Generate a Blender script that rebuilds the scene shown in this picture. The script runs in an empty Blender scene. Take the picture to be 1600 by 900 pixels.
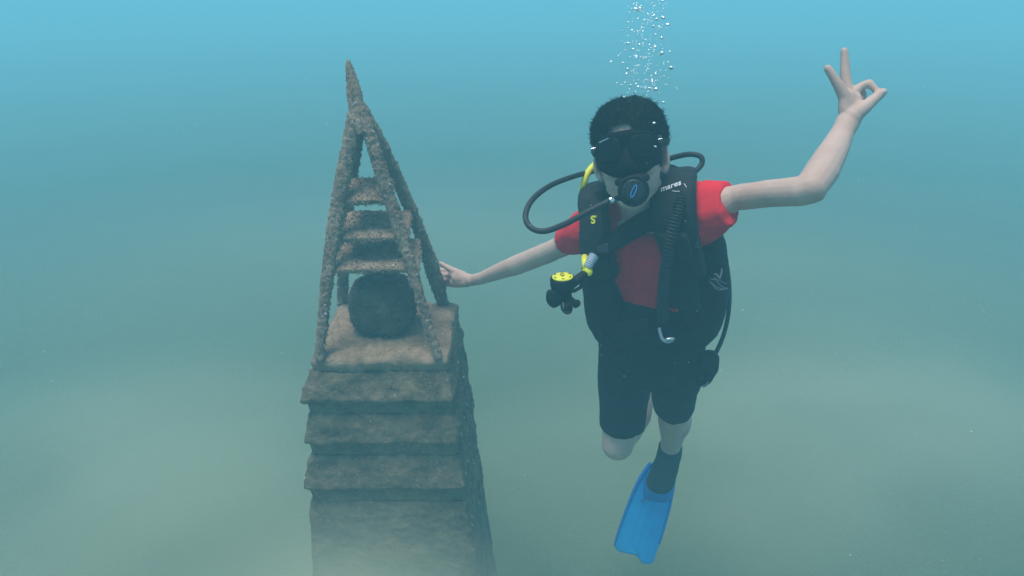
import bpy, bmesh, math, random
from mathutils import Vector, Matrix, noise
from mathutils.bvhtree import BVHTree
random.seed(7)
sc = bpy.context.scene
COL = sc.collection

# ---------------------------------------------------------------- camera
PITCH = math.radians(23)
CAM = Vector((0, 0, 2.35))
F = 1142.0
cd = bpy.data.cameras.new('camera')
cam = bpy.data.objects.new('camera', cd)
COL.objects.link(cam)
sc.camera = cam
cd.sensor_width = 36
cd.lens = 36 * F / 1600
cd.clip_start = 0.02
cd.clip_end = 600
cam.location = CAM
cam.rotation_euler = (math.radians(90) - PITCH, 0, 0)
UP = Vector((0, math.sin(PITCH), math.cos(PITCH)))
FW = Vector((0, math.cos(PITCH), -math.sin(PITCH)))
RT = Vector((1, 0, 0))

# ---------------------------------------------------------------- daylight through the surface
w = bpy.data.worlds.new('World')
sc.world = w
w.use_nodes = True
bg = w.node_tree.nodes['Background']
sky = w.node_tree.nodes.new('ShaderNodeTexSky')
sky.sky_type = 'NISHITA'
sky.sun_disc = False
SUN_EL, SUN_AZ = math.radians(79), math.radians(245)     # azimuth measured from +Y towards +X
sky.sun_elevation = SUN_EL
sky.sun_rotation = SUN_AZ
w.node_tree.links.new(sky.outputs[0], bg.inputs[0])
bg.inputs[1].default_value = 0.11
sl = bpy.data.lights.new('sun', 'SUN')
sl.energy = 3.4
sl.angle = math.radians(28)
sl.color = (1.0, 0.95, 0.88)
sun = bpy.data.objects.new('sun', sl)
COL.objects.link(sun)
sdir = Vector((math.sin(SUN_AZ) * math.cos(SUN_EL), math.cos(SUN_AZ) * math.cos(SUN_EL), math.sin(SUN_EL)))
sun.rotation_euler = sdir.to_track_quat('Z', 'Y').to_euler()
sun.location = (0, 0, 6)
sc.view_settings.view_transform = 'Standard'
sc.view_settings.look = 'None'
sc.view_settings.exposure = 0.36
sc.view_settings.gamma = 1
sc.cycles.use_denoising = True
sc.cycles.max_bounces = 8
sc.cycles.volume_bounces = 3
sc.cycles.transparent_max_bounces = 12

HAZE_COLOR = (0.23, 0.60, 0.72)
HAZE_ABS = (0.16, 0.46, 0.80)
HAZE_DENSITY = 0.118

# ---------------------------------------------------------------- helpers
def P(px, py, d):
    """a point d metres in front of the lens, as measured on the 1600x900 photograph"""
    return CAM + RT * ((px - 800) / F * d) + UP * ((450 - py) / F * d) + FW * d

def px2m(n, d):
    return n / F * d

def fbm(p, s, o=3):
    v, a, t = 0.0, 1.0, 0.0
    q = p * s
    for _ in range(o):
        v += a * noise.noise(q)
        t += a
        q = q * 2.03 + Vector((3.1, 1.7, 9.2))
        a *= 0.5
    return v / t

class Geo:
    """collects closed shapes into one mesh"""
    def __init__(s):
        s.v, s.f = [], []
    def rings(s, rings, cap=True):
        n = len(rings[0])
        b = len(s.v)
        for r in rings:
            s.v += [Vector(p) for p in r]
        for i in range(len(rings) - 1):
            for j in range(n):
                k = (j + 1) % n
                s.f.append((b + i * n + j, b + i * n + k, b + (i + 1) * n + k, b + (i + 1) * n + j))
        if cap:
            s.f.append(tuple(b + j for j in reversed(range(n))))
            e = b + (len(rings) - 1) * n
            s.f.append(tuple(e + j for j in range(n)))
        return s
    def ell(s, c, r, M=None, nu=20, nv=12, e=1.0):
        c = Vector(c)
        if not hasattr(r, '__len__'):
            r = (r, r, r)
        rr = []
        def pw(a, q):
            return math.copysign(abs(a) ** q, a)
        for i in range(nv + 1):
            t = math.pi * (0.02 + 0.96 * i / nv) - math.pi / 2
            row = []
            for j in range(nu):
                u = 2 * math.pi * j / nu
                p = Vector((r[0] * pw(math.cos(t), e) * pw(math.cos(u), e), r[1] * pw(math.cos(t), e) * pw(math.sin(u), e), r[2] * pw(math.sin(t), e)))
                if M is not None:
                    p = M @ p
                row.append(c + p)
            rr.append(row)
        return s.rings(rr)
    def cap(s, a, ra, b, rb, n=16, rnd=True):
        """tapered limb with round (or flat) ends"""
        a, b = Vector(a), Vector(b)
        d = (b - a)
        L = d.length or 1e-6
        d = d / L
        x = d.orthogonal().normalized()
        y = d.cross(x)
        prof = []
        if rnd:
            for i in range(5):
                t = math.radians(85 - 17 * i)
                prof.append((-ra * math.sin(t), ra * math.cos(t)))
        prof += [(0, ra), (L, rb)]
        if rnd:
            for i in range(1, 6):
                t = math.radians(17 * i)
                prof.append((L + rb * math.sin(t), rb * math.cos(t)))
        return s.rings([[a + d * h + (x * math.cos(2 * math.pi * j / n) + y * math.sin(2 * math.pi * j / n)) * r for j in range(n)] for h, r in prof])
    def chain(s, pts, n=16):
        for (a, ra), (b, rb) in zip(pts[:-1], pts[1:]):
            s.cap(a, ra, b, rb, n)
        return s
    def loft(s, secs, side=RT, n=24, e=1.0, sub=4):
        """secs: (centre, half width, half thickness[, side vector]); smooth path through them"""
        cs = [Vector(q[0]) for q in secs]
        m = len(secs)
        out = []
        for i in range(m - 1):
            for k in range(sub if i < m - 2 else sub + 1):
                t = k / sub
                p0, p1, p2, p3 = cs[max(i - 1, 0)], cs[i], cs[i + 1], cs[min(i + 2, m - 1)]
                c = 0.5 * ((2 * p1) + (p2 - p0) * t + (2 * p0 - 5 * p1 + 4 * p2 - p3) * t * t + (3 * p1 - p0 - 3 * p2 + p3) * t ** 3)
                tn = 0.5 * ((p2 - p0) + 2 * (2 * p0 - 5 * p1 + 4 * p2 - p3) * t + 3 * (3 * p1 - p0 - 3 * p2 + p3) * t * t)
                ts = t * t * (3 - 2 * t)
                hw = secs[i][1] * (1 - ts) + secs[i + 1][1] * ts
                ht = secs[i][2] * (1 - ts) + secs[i + 1][2] * ts
                sa = Vector(secs[i][3]) if len(secs[i]) > 3 else Vector(side)
                sb = Vector(secs[i + 1][3]) if len(secs[i + 1]) > 3 else Vector(side)
                sd = sa * (1 - t) + sb * t
                tn.normalize()
                sd = (sd - tn * sd.dot(tn)).normalized()
                th = tn.cross(sd)
                row = []
                for j in range(n):
                    u = 2 * math.pi * j / n
                    cu, su = math.cos(u), math.sin(u)
                    row.append(c + sd * hw * math.copysign(abs(cu) ** e, cu) + th * ht * math.copysign(abs(su) ** e, su))
                out.append(row)
        return s.rings(out)
    def tube(s, pts, r, n=10, sub=6, closed=False):
        pts = [Vector(p) for p in pts]
        m = len(pts)
        path = []
        rng = range(m) if closed else range(m - 1)
        for i in rng:
            g = (lambda k: pts[k % m]) if closed else (lambda k: pts[min(max(k, 0), m - 1)])
            p0, p1, p2, p3 = g(i - 1), g(i), g(i + 1), g(i + 2)
            for k in range(sub):
                t = k / sub
                path.append(0.5 * ((2 * p1) + (p2 - p0) * t + (2 * p0 - 5 * p1 + 4 * p2 - p3) * t * t + (3 * p1 - p0 - 3 * p2 + p3) * t ** 3))
        path.append(path[0].copy() if closed else pts[-1])
        d0 = (path[1] - path[0]).normalized()
        x = d0.orthogonal().normalized()
        rows = []
        for i, p in enumerate(path):
            d = (path[min(i + 1, len(path) - 1)] - path[max(i - 1, 0)]).normalized()
            x = (x - d * x.dot(d)).normalized()
            y = d.cross(x)
            rr = r(i / (len(path) - 1)) if callable(r) else r
            rows.append([p + (x * math.cos(2 * math.pi * j / n) + y * math.sin(2 * math.pi * j / n)) * rr for j in range(n)])
        return s.rings(rows)
    def slab(s, loop, nrm, th):
        """a flat outline with real thickness"""
        nrm = Vector(nrm).normalized() * th
        return s.rings([[Vector(p) for p in loop], [Vector(p) + nrm for p in loop]])
    def mesh(s, name='mesh'):
        me = bpy.data.meshes.new(name)
        me.from_pydata([tuple(p) for p in s.v], [], s.f)
        me.update()
        return me

def remesh(me, voxel, smooth=3, it_factor=0.5):
    o = bpy.data.objects.new('tmp', me)
    COL.objects.link(o)
    m = o.modifiers.new('r', 'REMESH')
    m.mode = 'VOXEL'
    m.voxel_size = voxel
    if smooth:
        k = o.modifiers.new('s', 'SMOOTH')
        k.iterations = smooth
        k.factor = it_factor
    dg = bpy.context.evaluated_depsgraph_get()
    dg.update()
    out = bpy.data.meshes.new_from_object(o.evaluated_get(dg))
    bpy.data.objects.remove(o)
    return out

def displace(me, fn):
    """moves every vertex along its normal by fn(point, normal)"""
    co = [v.co.copy() for v in me.vertices]
    no = [v.normal.copy() for v in me.vertices]
    for i, v in enumerate(me.vertices):
        v.co = co[i] + no[i] * fn(co[i], no[i])
    me.update()
    return me

def shade(me, on=True):
    me.polygons.foreach_set('use_smooth', [on] * len(me.polygons))

def tag(o, label=None, cat=None, group=None, kind=None):
    for k, v in (('label', label), ('category', cat), ('group', group), ('kind', kind)):
        if v:
            o[k] = v
    return o

def thing(name, loc, label, cat, group=None):
    o = bpy.data.objects.new(name, None)
    COL.objects.link(o)
    o.location = loc
    o.empty_display_size = 0.05
    return tag(o, label, cat, group)

def obj(name, me, mat, parent=None, origin=None, smooth=True):
    """links a mesh given in world coordinates"""
    if isinstance(me, Geo):
        me = me.mesh(name)
    me.name = name
    shade(me, smooth)
    if origin is not None:
        me.transform(Matrix.Translation(-Vector(origin)))
    o = bpy.data.objects.new(name, me)
    COL.objects.link(o)
    if origin is not None:
        o.location = origin
    if mat is not None:
        me.materials.clear()
        me.materials.append(mat)
    if parent is not None:
        o.parent = parent
        # a part's own mesh stays in world coordinates: undo the root's offset once
        if parent.parent is None:
            o.location = (Vector(origin) if origin is not None else Vector()) - parent.location
    return o

# ---------------------------------------------------------------- materials
def material(name, base, rough=0.8, var=0.0, scale=20, second=None, bump=0.0, bscale=60, metal=0.0, spec=0.4, detail=6, wave=None, sub=0.0):
    m = bpy.data.materials.new(name)
    m.use_nodes = True
    nt = m.node_tree
    b = nt.nodes['Principled BSDF']
    b.inputs['Roughness'].default_value = rough
    b.inputs['Metallic'].default_value = metal
    b.inputs['Specular IOR Level'].default_value = spec
    if sub:
        b.inputs['Subsurface Weight'].default_value = sub
        b.inputs['Subsurface Radius'].default_value = (0.012, 0.005, 0.003)
        b.inputs['Subsurface Scale'].default_value = 1
    tc = nt.nodes.new('ShaderNodeTexCoord')
    if second is None:
        second = tuple(c * (1 - var) for c in base)
    n = nt.nodes.new('ShaderNodeTexNoise')
    n.inputs['Scale'].default_value = scale
    n.inputs['Detail'].default_value = detail
    n.inputs['Roughness'].default_value = 0.62
    nt.links.new(tc.outputs['Object'], n.inputs['Vector'])
    r = nt.nodes.new('ShaderNodeValToRGB')
    r.color_ramp.elements[0].position = 0.36
    r.color_ramp.elements[1].position = 0.64
    r.color_ramp.elements[0].color = (*second, 1)
    r.color_ramp.elements[1].color = (*base, 1)
    nt.links.new(n.outputs['Fac'], r.inputs['Fac'])
    nt.links.new(r.outputs['Color'], b.inputs['Base Color'])
    if bump:
        n2 = nt.nodes.new('ShaderNodeTexNoise')
        n2.inputs['Scale'].default_value = bscale
        n2.inputs['Detail'].default_value = 5
        nt.links.new(tc.outputs['Object'], n2.inputs['Vector'])
        bp = nt.nodes.new('ShaderNodeBump')
        bp.inputs['Strength'].default_value = bump
        bp.inputs['Distance'].default_value = 0.01
        nt.links.new(n2.outputs['Fac'], bp.inputs['Height'])
        nt.links.new(bp.outputs['Normal'], b.inputs['Normal'])
    return m

def crust_material(name, lo, mid, hi, pale, bump=0.9):
    """silted, encrusted concrete: three earth tones, pale specks of growth, fine relief"""
    m = bpy.data.materials.new(name)
    m.use_nodes = True
    nt = m.node_tree
    L = nt.links.new
    b = nt.nodes['Principled BSDF']
    b.inputs['Roughness'].default_value = 0.95
    b.inputs['Specular IOR Level'].default_value = 0.1
    tc = nt.nodes.new('ShaderNodeTexCoord')
    def nz(scale, det, rough=0.6):
        n = nt.nodes.new('ShaderNodeTexNoise')
        n.inputs['Scale'].default_value = scale
        n.inputs['Detail'].default_value = det
        n.inputs['Roughness'].default_value = rough
        L(tc.outputs['Object'], n.inputs['Vector'])
        return n
    n1 = nz(14, 8, 0.72)
    r1 = nt.nodes.new('ShaderNodeValToRGB')
    e = r1.color_ramp.elements
    e[0].position, e[1].position = 0.33, 0.68
    e[0].color, e[1].color = (*lo, 1), (*hi, 1)
    k = e.new(0.5)
    k.color = (*mid, 1)
    L(n1.outputs['Fac'], r1.inputs['Fac'])
    vo = nt.nodes.new('ShaderNodeTexVoronoi')
    vo.inputs['Scale'].default_value = 95
    L(tc.outputs['Object'], vo.inputs['Vector'])
    lt = nt.nodes.new('ShaderNodeMath')
    lt.operation = 'LESS_THAN'
    lt.inputs[1].default_value = 0.17
    L(vo.outputs['Distance'], lt.inputs[0])
    n3 = nz(9, 3)
    gt = nt.nodes.new('ShaderNodeMath')
    gt.operation = 'GREATER_THAN'
    gt.inputs[1].default_value = 0.56
    L(n3.outputs['Fac'], gt.inputs[0])
    mu = nt.nodes.new('ShaderNodeMath')
    mu.operation = 'MULTIPLY'
    L(lt.outputs[0], mu.inputs[0])
    L(gt.outputs[0], mu.inputs[1])
    mx = nt.nodes.new('ShaderNodeMix')
    mx.data_type = 'RGBA'
    L(mu.outputs[0], mx.inputs['Factor'])
    L(r1.outputs['Color'], mx.inputs[6])
    mx.inputs[7].default_value = (*pale, 1)
    L(mx.outputs[2], b.inputs['Base Color'])
    n2 = nz(120, 6, 0.75)
    bp = nt.nodes.new('ShaderNodeBump')
    bp.inputs['Strength'].default_value = bump
    bp.inputs['Distance'].default_value = 0.012
    L(n2.outputs['Fac'], bp.inputs['Height'])
    L(bp.outputs['Normal'], b.inputs['Normal'])
    return m

M_skin = material('skin', (0.57, 0.40, 0.33), 0.6, second=(0.51, 0.34, 0.275), scale=14, bump=0.12, bscale=200, sub=0.25)
M_hair = material('hair', (0.010, 0.009, 0.009), 0.6, var=0.3, scale=50)
M_red = material('red_cotton', (0.74, 0.012, 0.030), 0.85, var=0.18, scale=14, bump=0.25, bscale=300, spec=0.2)
M_black = material('black_nylon', (0.007, 0.008, 0.011), 0.8, var=0.35, scale=40, bump=0.35, bscale=380, spec=0.3)
M_panel = material('black_panel', (0.009, 0.010, 0.014), 0.75, var=0.4, scale=60, bump=0.3, bscale=500)
M_short = material('black_shorts', (0.008, 0.009, 0.012), 0.85, var=0.3, scale=25, bump=0.3, bscale=200, spec=0.2)
M_rubber = material('black_rubber', (0.006, 0.006, 0.008), 0.65, var=0.2, scale=30, spec=0.2)
M_hose = material('grey_hose', (0.018, 0.020, 0.023), 0.6, var=0.2, scale=60)
M_mask = material('mask_rubber', (0.003, 0.003, 0.005), 0.7, var=0.1, spec=0.08)
M_hose2 = material('dull_grey_cord', (0.10, 0.12, 0.14), 0.6, var=0.2)
M_lens = material('dark_lens', (0.003, 0.004, 0.007), 0.35, var=0.1, scale=5, spec=0.12)
M_yellow = material('yellow_plastic', (0.82, 0.80, 0.04), 0.45, var=0.08, scale=30)
M_white = material('white_print', (0.8, 0.82, 0.85), 0.6, var=0.05)
M_grey = material('grey_plastic', (0.35, 0.38, 0.42), 0.5, var=0.1)
M_steel = material('polished_steel', (0.75, 0.76, 0.78), 0.22, var=0.08, metal=1.0)
M_blueprint = material('blue_print', (0.08, 0.35, 0.85), 0.4, var=0.05)
M_face = material('charcoal_plastic', (0.018, 0.02, 0.026), 0.4, var=0.2, scale=80)
M_fin = material('blue_fin_rubber', (0.002, 0.38, 0.86), 0.5, var=0.14, scale=18)
M_fin2 = material('dark_blue_fin_rubber', (0.004, 0.22, 0.66), 0.5, var=0.12, scale=18)
M_boot = material('neoprene', (0.035, 0.045, 0.055), 0.85, var=0.3, scale=30, bump=0.2)
M_bubble = material('bubble_skin', (0.93, 0.96, 0.97), 0.08, var=0.02, metal=0.85)
M_speck = material('drifting_silt', (0.75, 0.78, 0.72), 0.9, var=0.2, scale=3)
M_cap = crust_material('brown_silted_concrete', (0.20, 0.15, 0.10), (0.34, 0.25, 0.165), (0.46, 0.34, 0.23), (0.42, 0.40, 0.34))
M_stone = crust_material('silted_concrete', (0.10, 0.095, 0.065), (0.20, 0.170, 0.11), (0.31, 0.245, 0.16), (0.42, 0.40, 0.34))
M_frame = crust_material('encrusted_bars', (0.17, 0.14, 0.11), (0.31, 0.245, 0.18), (0.47, 0.36, 0.26), (0.40, 0.36, 0.32))
M_shelf = crust_material('silted_shelf', (0.19, 0.145, 0.105), (0.36, 0.27, 0.19), (0.50, 0.38, 0.27), (0.42, 0.38, 0.30))
M_ball = crust_material('dark_growth', (0.10, 0.09, 0.07), (0.17, 0.145, 0.11), (0.27, 0.215, 0.15), (0.42, 0.38, 0.32))
M_barn = material('barnacle_shell', (0.52, 0.50, 0.45), 0.85, second=(0.22, 0.21, 0.18), scale=70)
M_fuzz = material('algae_fuzz', (0.36, 0.28, 0.19), 0.95, second=(0.19, 0.155, 0.105), scale=60, spec=0.05)

# ---------------------------------------------------------------- setting: seabed and water
def seabed():
    g = Geo()
    xs = [-90, -60, -40, -28, -20, -15] + [-12 + 0.2 * i for i in range(121)] + [15, 20, 28, 40, 60, 90]
    ys = [-20, -10, -5, -2] + [-1 + 0.2 * i for i in range(96)] + [20, 24, 30, 38, 50, 70, 100, 140]
    for y in ys:
        for x in xs:
            p = Vector((x, y, 0))
            z = 0.08 * fbm(p, 0.35, 3) + 0.025 * fbm(p, 1.3, 3) + 0.012 * math.sin(9 * (y + 0.3 * x + 1.2 * noise.noise(p * 0.8)))
            if abs(x) > 14 or y > 18 or y < -2:
                z *= 0.3
            g.v.append(Vector((x, y, z)))
    n = len(xs)
    for j in range(len(ys) - 1):
        for i in range(n - 1):
            g.f.append((j * n + i, j * n + i + 1, (j + 1) * n + i + 1, (j + 1) * n + i))
    m = bpy.data.materials.new('sand')
    m.use_nodes = True
    nt = m.node_tree
    L = nt.links.new
    b = nt.nodes['Principled BSDF']
    b.inputs['Roughness'].default_value = 1
    b.inputs['Specular IOR Level'].default_value = 0.05
    tc = nt.nodes.new('ShaderNodeTexCoord')
    a = nt.nodes.new('ShaderNodeTexNoise')
    a.inputs['Scale'].default_value = 0.55
    a.inputs['Detail'].default_value = 5
    c = nt.nodes.new('ShaderNodeTexNoise')
    c.inputs['Scale'].default_value = 60
    c.inputs['Detail'].default_value = 6
    for q in (a, c):
        L(tc.outputs['Object'], q.inputs['Vector'])
    r = nt.nodes.new('ShaderNodeValToRGB')
    r.color_ramp.elements[0].position = 0.38
    r.color_ramp.elements[1].position = 0.62
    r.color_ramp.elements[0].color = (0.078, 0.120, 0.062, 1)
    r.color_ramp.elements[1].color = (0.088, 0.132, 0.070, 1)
    L(a.outputs['Fac'], r.inputs['Fac'])
    mx = nt.nodes.new('ShaderNodeMix')
    mx.data_type = 'RGBA'
    mx.blend_type = 'OVERLAY'
    mx.inputs['Factor'].default_value = 0.35
    L(r.outputs['Color'], mx.inputs[6])
    L(c.outputs['Color'], mx.inputs[7])
    L(mx.outputs[2], b.inputs['Base Color'])
    bp = nt.nodes.new('ShaderNodeBump')
    bp.inputs['Strength'].default_value = 0.5
    bp.inputs['Distance'].default_value = 0.02
    L(c.outputs['Fac'], bp.inputs['Height'])
    L(bp.outputs['Normal'], b.inputs['Normal'])
    o = obj('seabed', g, m)
    tag(o, 'pale sandy seabed fading into cloudy green water', kind='structure')
seabed()

def volume_box(name, lo, hi, color, absorb, density, label, aniso=0.0):
    vs = [(x, y, z) for x in (lo[0], hi[0]) for y in (lo[1], hi[1]) for z in (lo[2], hi[2])]
    me = bpy.data.meshes.new(name)
    me.from_pydata(vs, [], [(0, 1, 3, 2), (4, 6, 7, 5), (0, 4, 5, 1), (2, 3, 7, 6), (0, 2, 6, 4), (1, 5, 7, 3)])
    o = bpy.data.objects.new(name, me)
    COL.objects.link(o)
    me.materials.append(volume_material(name, color, absorb, density, aniso))
    return tag(o, label, kind='stuff')

def volume_material(name, color, absorb, density, aniso=0.0):
    m = bpy.data.materials.new(name)
    m.use_nodes = True
    t = m.node_tree
    t.nodes.clear()
    out = t.nodes.new('ShaderNodeOutputMaterial')
    v = t.nodes.new('ShaderNodeVolumePrincipled')
    t.links.new(v.outputs[0], out.inputs['Volume'])
    v.inputs['Color'].default_value = (*color, 1)
    v.inputs['Absorption Color'].default_value = (*absorb, 1)
    v.inputs['Density'].default_value = density
    v.inputs['Anisotropy'].default_value = aniso
    return m

volume_box('haze', (-80, -15, -1.0), (80, 130, 5.6), HAZE_COLOR, HAZE_ABS, HAZE_DENSITY, 'cloudy turquoise sea water filling the whole view')

# billowing silt lifted off the bottom: soft-edged clouds, densest in the middle
def silt(cx, cy, cz, rx, ry, rz, dens, seed, label, lo=0.36, hi=0.66):
    g = Geo()
    g.ell((0, 0, 0), (1, 1, 1), nu=32, nv=18)
    me = g.mesh('silt_cloud')
    m = volume_material('silt', (0.86, 0.89, 0.68), (0, 0, 0), dens)
    t = m.node_tree
    L = t.links.new
    v = [n for n in t.nodes if n.type == 'PRINCIPLED_VOLUME'][0]
    tc = t.nodes.new('ShaderNodeTexCoord')
    ln = t.nodes.new('ShaderNodeVectorMath')
    ln.operation = 'LENGTH'
    L(tc.outputs['Object'], ln.inputs[0])
    mr = t.nodes.new('ShaderNodeMapRange')
    mr.interpolation_type = 'SMOOTHSTEP'
    mr.inputs['From Min'].default_value = 0.95
    mr.inputs['From Max'].default_value = 0.15
    L(ln.outputs['Value'], mr.inputs['Value'])
    add = t.nodes.new('ShaderNodeVectorMath')
    add.operation = 'ADD'
    add.inputs[1].default_value = (seed * 3.7, seed * 1.9, 0)
    L(tc.outputs['Object'], add.inputs[0])
    nz = t.nodes.new('ShaderNodeTexNoise')
    nz.inputs['Scale'].default_value = 1.6
    nz.inputs['Detail'].default_value = 2
    L(add.outputs[0], nz.inputs['Vector'])
    m2 = t.nodes.new('ShaderNodeMapRange')
    m2.inputs['From Min'].default_value = lo
    m2.inputs['From Max'].default_value = hi
    L(nz.outputs['Fac'], m2.inputs['Value'])
    mu = t.nodes.new('ShaderNodeMath')
    mu.operation = 'MULTIPLY'
    L(mr.outputs[0], mu.inputs[0])
    L(m2.outputs[0], mu.inputs[1])
    mm = t.nodes.new('ShaderNodeMath')
    mm.operation = 'MULTIPLY'
    mm.inputs[1].default_value = dens
    L(mu.outputs[0], mm.inputs[0])
    L(mm.outputs[0], v.inputs['Density'])
    o = obj('silt_cloud', me, m)
    o.location = (cx, cy, cz)
    o.scale = (rx, ry, rz)
    tag(o, label, kind='stuff')
silt(-1.8, 2.6, 0.05, 2.2, 1.7, 0.78, 1.7, 1, 'pale cloud of stirred silt left of the stepped pedestal', 0.22, 0.74)
silt(-0.44, 1.42, 0.42, 0.75, 0.60, 0.78, 3.4, 2, 'low haze of silt in front of the foot of the stepped pedestal', 0.1, 0.6)
silt(1.7, 3.2, 0.05, 2.2, 1.6, 0.80, 1.5, 3, 'pale bank of stirred silt behind and right of the diver', 0.26, 0.76)
silt(0.0, 5.0, 0.0, 8.0, 4.4, 0.85, 0.32, 4, 'wide faint bank of silt behind the pedestal and the diver', 0.1, 0.7)
silt(0.3, 2.6, 0.0, 1.9, 1.3, 0.65, 0.8, 5, 'thin silt drifting low beneath the diver', 0.15, 0.7)

# ---------------------------------------------------------------- the sculpture on its stepped pedestal
SX, SY = -0.405, 2.15
ZP = CAM.z - 1.049

def crusty(amp, fine=1.0):
    def fn(p, n):
        v = amp * fbm(p, 22, 4) * 1.2 + amp * 0.45 * fine * abs(fbm(p, 90, 2))
        return v
    return fn

def square_rings(prof, cx, cy, step=0.0065, rnd=0.012):
    """a square tower from (half width, z) pairs, finely divided so that it can be roughened"""
    fine = [prof[0]]
    for (w0, z0), (w1, z1) in zip(prof[:-1], prof[1:]):
        n = max(1, int(math.hypot(w1 - w0, z1 - z0) / step))
        for k in range(1, n + 1):
            fine.append((w0 + (w1 - w0) * k / n, z0 + (z1 - z0) * k / n))
    per = 60
    rows = []
    for wd, z in fine:
        row = []
        for sidei in range(4):
            for k in range(per):
                t = -1 + 2 * k / per
                x, y = (t, -1) if sidei == 0 else (1, t) if sidei == 1 else (-t, 1) if sidei == 2 else (-1, -t)
                # soften the corner
                q = Vector((x, y)) * wd
                m = max(abs(x), abs(y)) - min(abs(x), abs(y))
                if m < 0.10:
                    q *= 1 - (0.10 - m) * rnd / wd * 3
                if q.x > 0.1:
                    # the right-hand side has silted up into an almost even slope
                    env = 0.212 + 0.105 * (ZP - z)
                    q.x += (q.x / wd) * (env - wd) * 0.75 if wd > 0.19 else 0
                row.append(Vector((cx + q.x, cy + q.y, z)))
        rows.append(row)
    return rows

ped = thing('stepped_pedestal', (SX, SY, 0.0), 'stepped square concrete pedestal coated in brown silt and barnacles, carrying the barred pyramid', 'pedestal')
zc = CAM.z
tiers = [
    [(0.02, ZP), (0.10, ZP), (0.185, ZP - 0.001), (0.200, ZP - 0.010), (0.207, ZP - 0.024), (0.204, ZP - 0.040), (0.199, ZP - 0.056), (0.15, ZP - 0.058)],
    [(0.10, ZP - 0.050), (0.202, ZP - 0.053), (0.212, ZP - 0.070), (0.236, ZP - 0.132), (0.238, ZP - 0.142), (0.224, ZP - 0.154), (0.218, ZP - 0.196), (0.12, ZP - 0.198)],
    [(0.10, ZP - 0.190), (0.220, ZP - 0.193), (0.228, ZP - 0.208), (0.246, ZP - 0.276), (0.248, ZP - 0.287), (0.234, ZP - 0.300), (0.229, ZP - 0.342), (0.12, ZP - 0.344)],
    [(0.10, ZP - 0.336), (0.231, ZP - 0.339), (0.239, ZP - 0.358), (0.258, ZP - 0.436), (0.260, ZP - 0.449), (0.245, ZP - 0.462), (0.241, ZP - 0.512), (0.12, ZP - 0.514)],
    [(0.10, ZP - 0.505), (0.244, ZP - 0.509), (0.250, ZP - 0.54), (0.262, ZP - 0.70), (0.272, ZP - 0.88), (0.282, ZP - 1.08), (0.290, ZP - 1.35)],
]
ped_meshes = []
def pebbly(p, f):
    return 0.45 - noise.voronoi(p * f)[0][0]

for k, pr in enumerate(tiers):
    g = Geo()
    g.rings(square_rings(pr, SX, SY))
    me = g.mesh('stone_tier')
    displace(me, lambda p, n: 0.012 * fbm(p, 9, 3) + 0.006 * fbm(p, 34, 3) + 0.005 * fbm(p, 95, 2) + 0.006 * pebbly(p, 70) + (0.012 * min(0, fbm(p + Vector((5, 5, 5)), 6, 2)) if abs(n.z) < 0.6 else 0))
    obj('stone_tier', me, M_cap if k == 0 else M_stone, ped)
    ped_meshes.append(me)

def scatter(meshes, count, accept, rng):
    tris = []
    tot = 0
    for me in meshes:
        for p in me.polygons:
            if accept(p.center, p.normal):
                tot += p.area
                tris.append((tot, me, p))
    import bisect
    cum = [t[0] for t in tris]
    out = []
    for _ in range(count):
        _, me, p = tris[min(bisect.bisect(cum, rng.random() * tot), len(tris) - 1)]
        vs = [me.vertices[i].co for i in p.vertices]
        a, b = rng.random(), rng.random()
        if len(vs) == 4:
            q = vs[0].lerp(vs[1], a).lerp(vs[3].lerp(vs[2], a), b)
        else:
            if a + b > 1:
                a, b = 1 - a, 1 - b
            q = vs[0] + (vs[1] - vs[0]) * a + (vs[2] - vs[0]) * b
        out.append((q, p.normal.copy()))
    return out

def barnacles(g, pts, rng, r0=0.003, r1=0.008):
    for q, n in pts:
        r = rng.uniform(r0, r1)
        x = n.orthogonal().normalized()
        y = n.cross(x)
        prof = [(1.0, -0.1), (0.72, 0.45), (0.5, 0.62), (0.36, 0.5), (0.25, 0.1)]
        g.rings([[q + n * (h * r) + (x * math.cos(j * math.pi / 4) + y * math.sin(j * math.pi / 4)) * (a * r * rng.uniform(0.88, 1.12)) for j in range(8)] for a, h in prof])

def fuzz(g, pts, rng, l0=0.004, l1=0.014, wd=0.0012):
    for q, n in pts:
        for _ in range(3):
            d = (n + Vector((rng.uniform(-1, 1), rng.uniform(-1, 1), rng.uniform(-1, 0.6))) * 0.8).normalized()
            s_ = d.orthogonal().normalized() * wd * rng.uniform(0.6, 1.5)
            l = rng.uniform(l0, l1)
            b = len(g.v)
            m = q + d * l * 0.55 + Vector((0, 0, -0.1 * l))
            g.v += [q - s_ - n * 0.002, q + s_ - n * 0.002, m + s_ * 0.8, m - s_ * 0.8, q + d * l + Vector((0, 0, -0.3 * l))]
            g.f += [(b, b + 1, b + 2, b + 3), (b + 3, b + 2, b + 4)]

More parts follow.
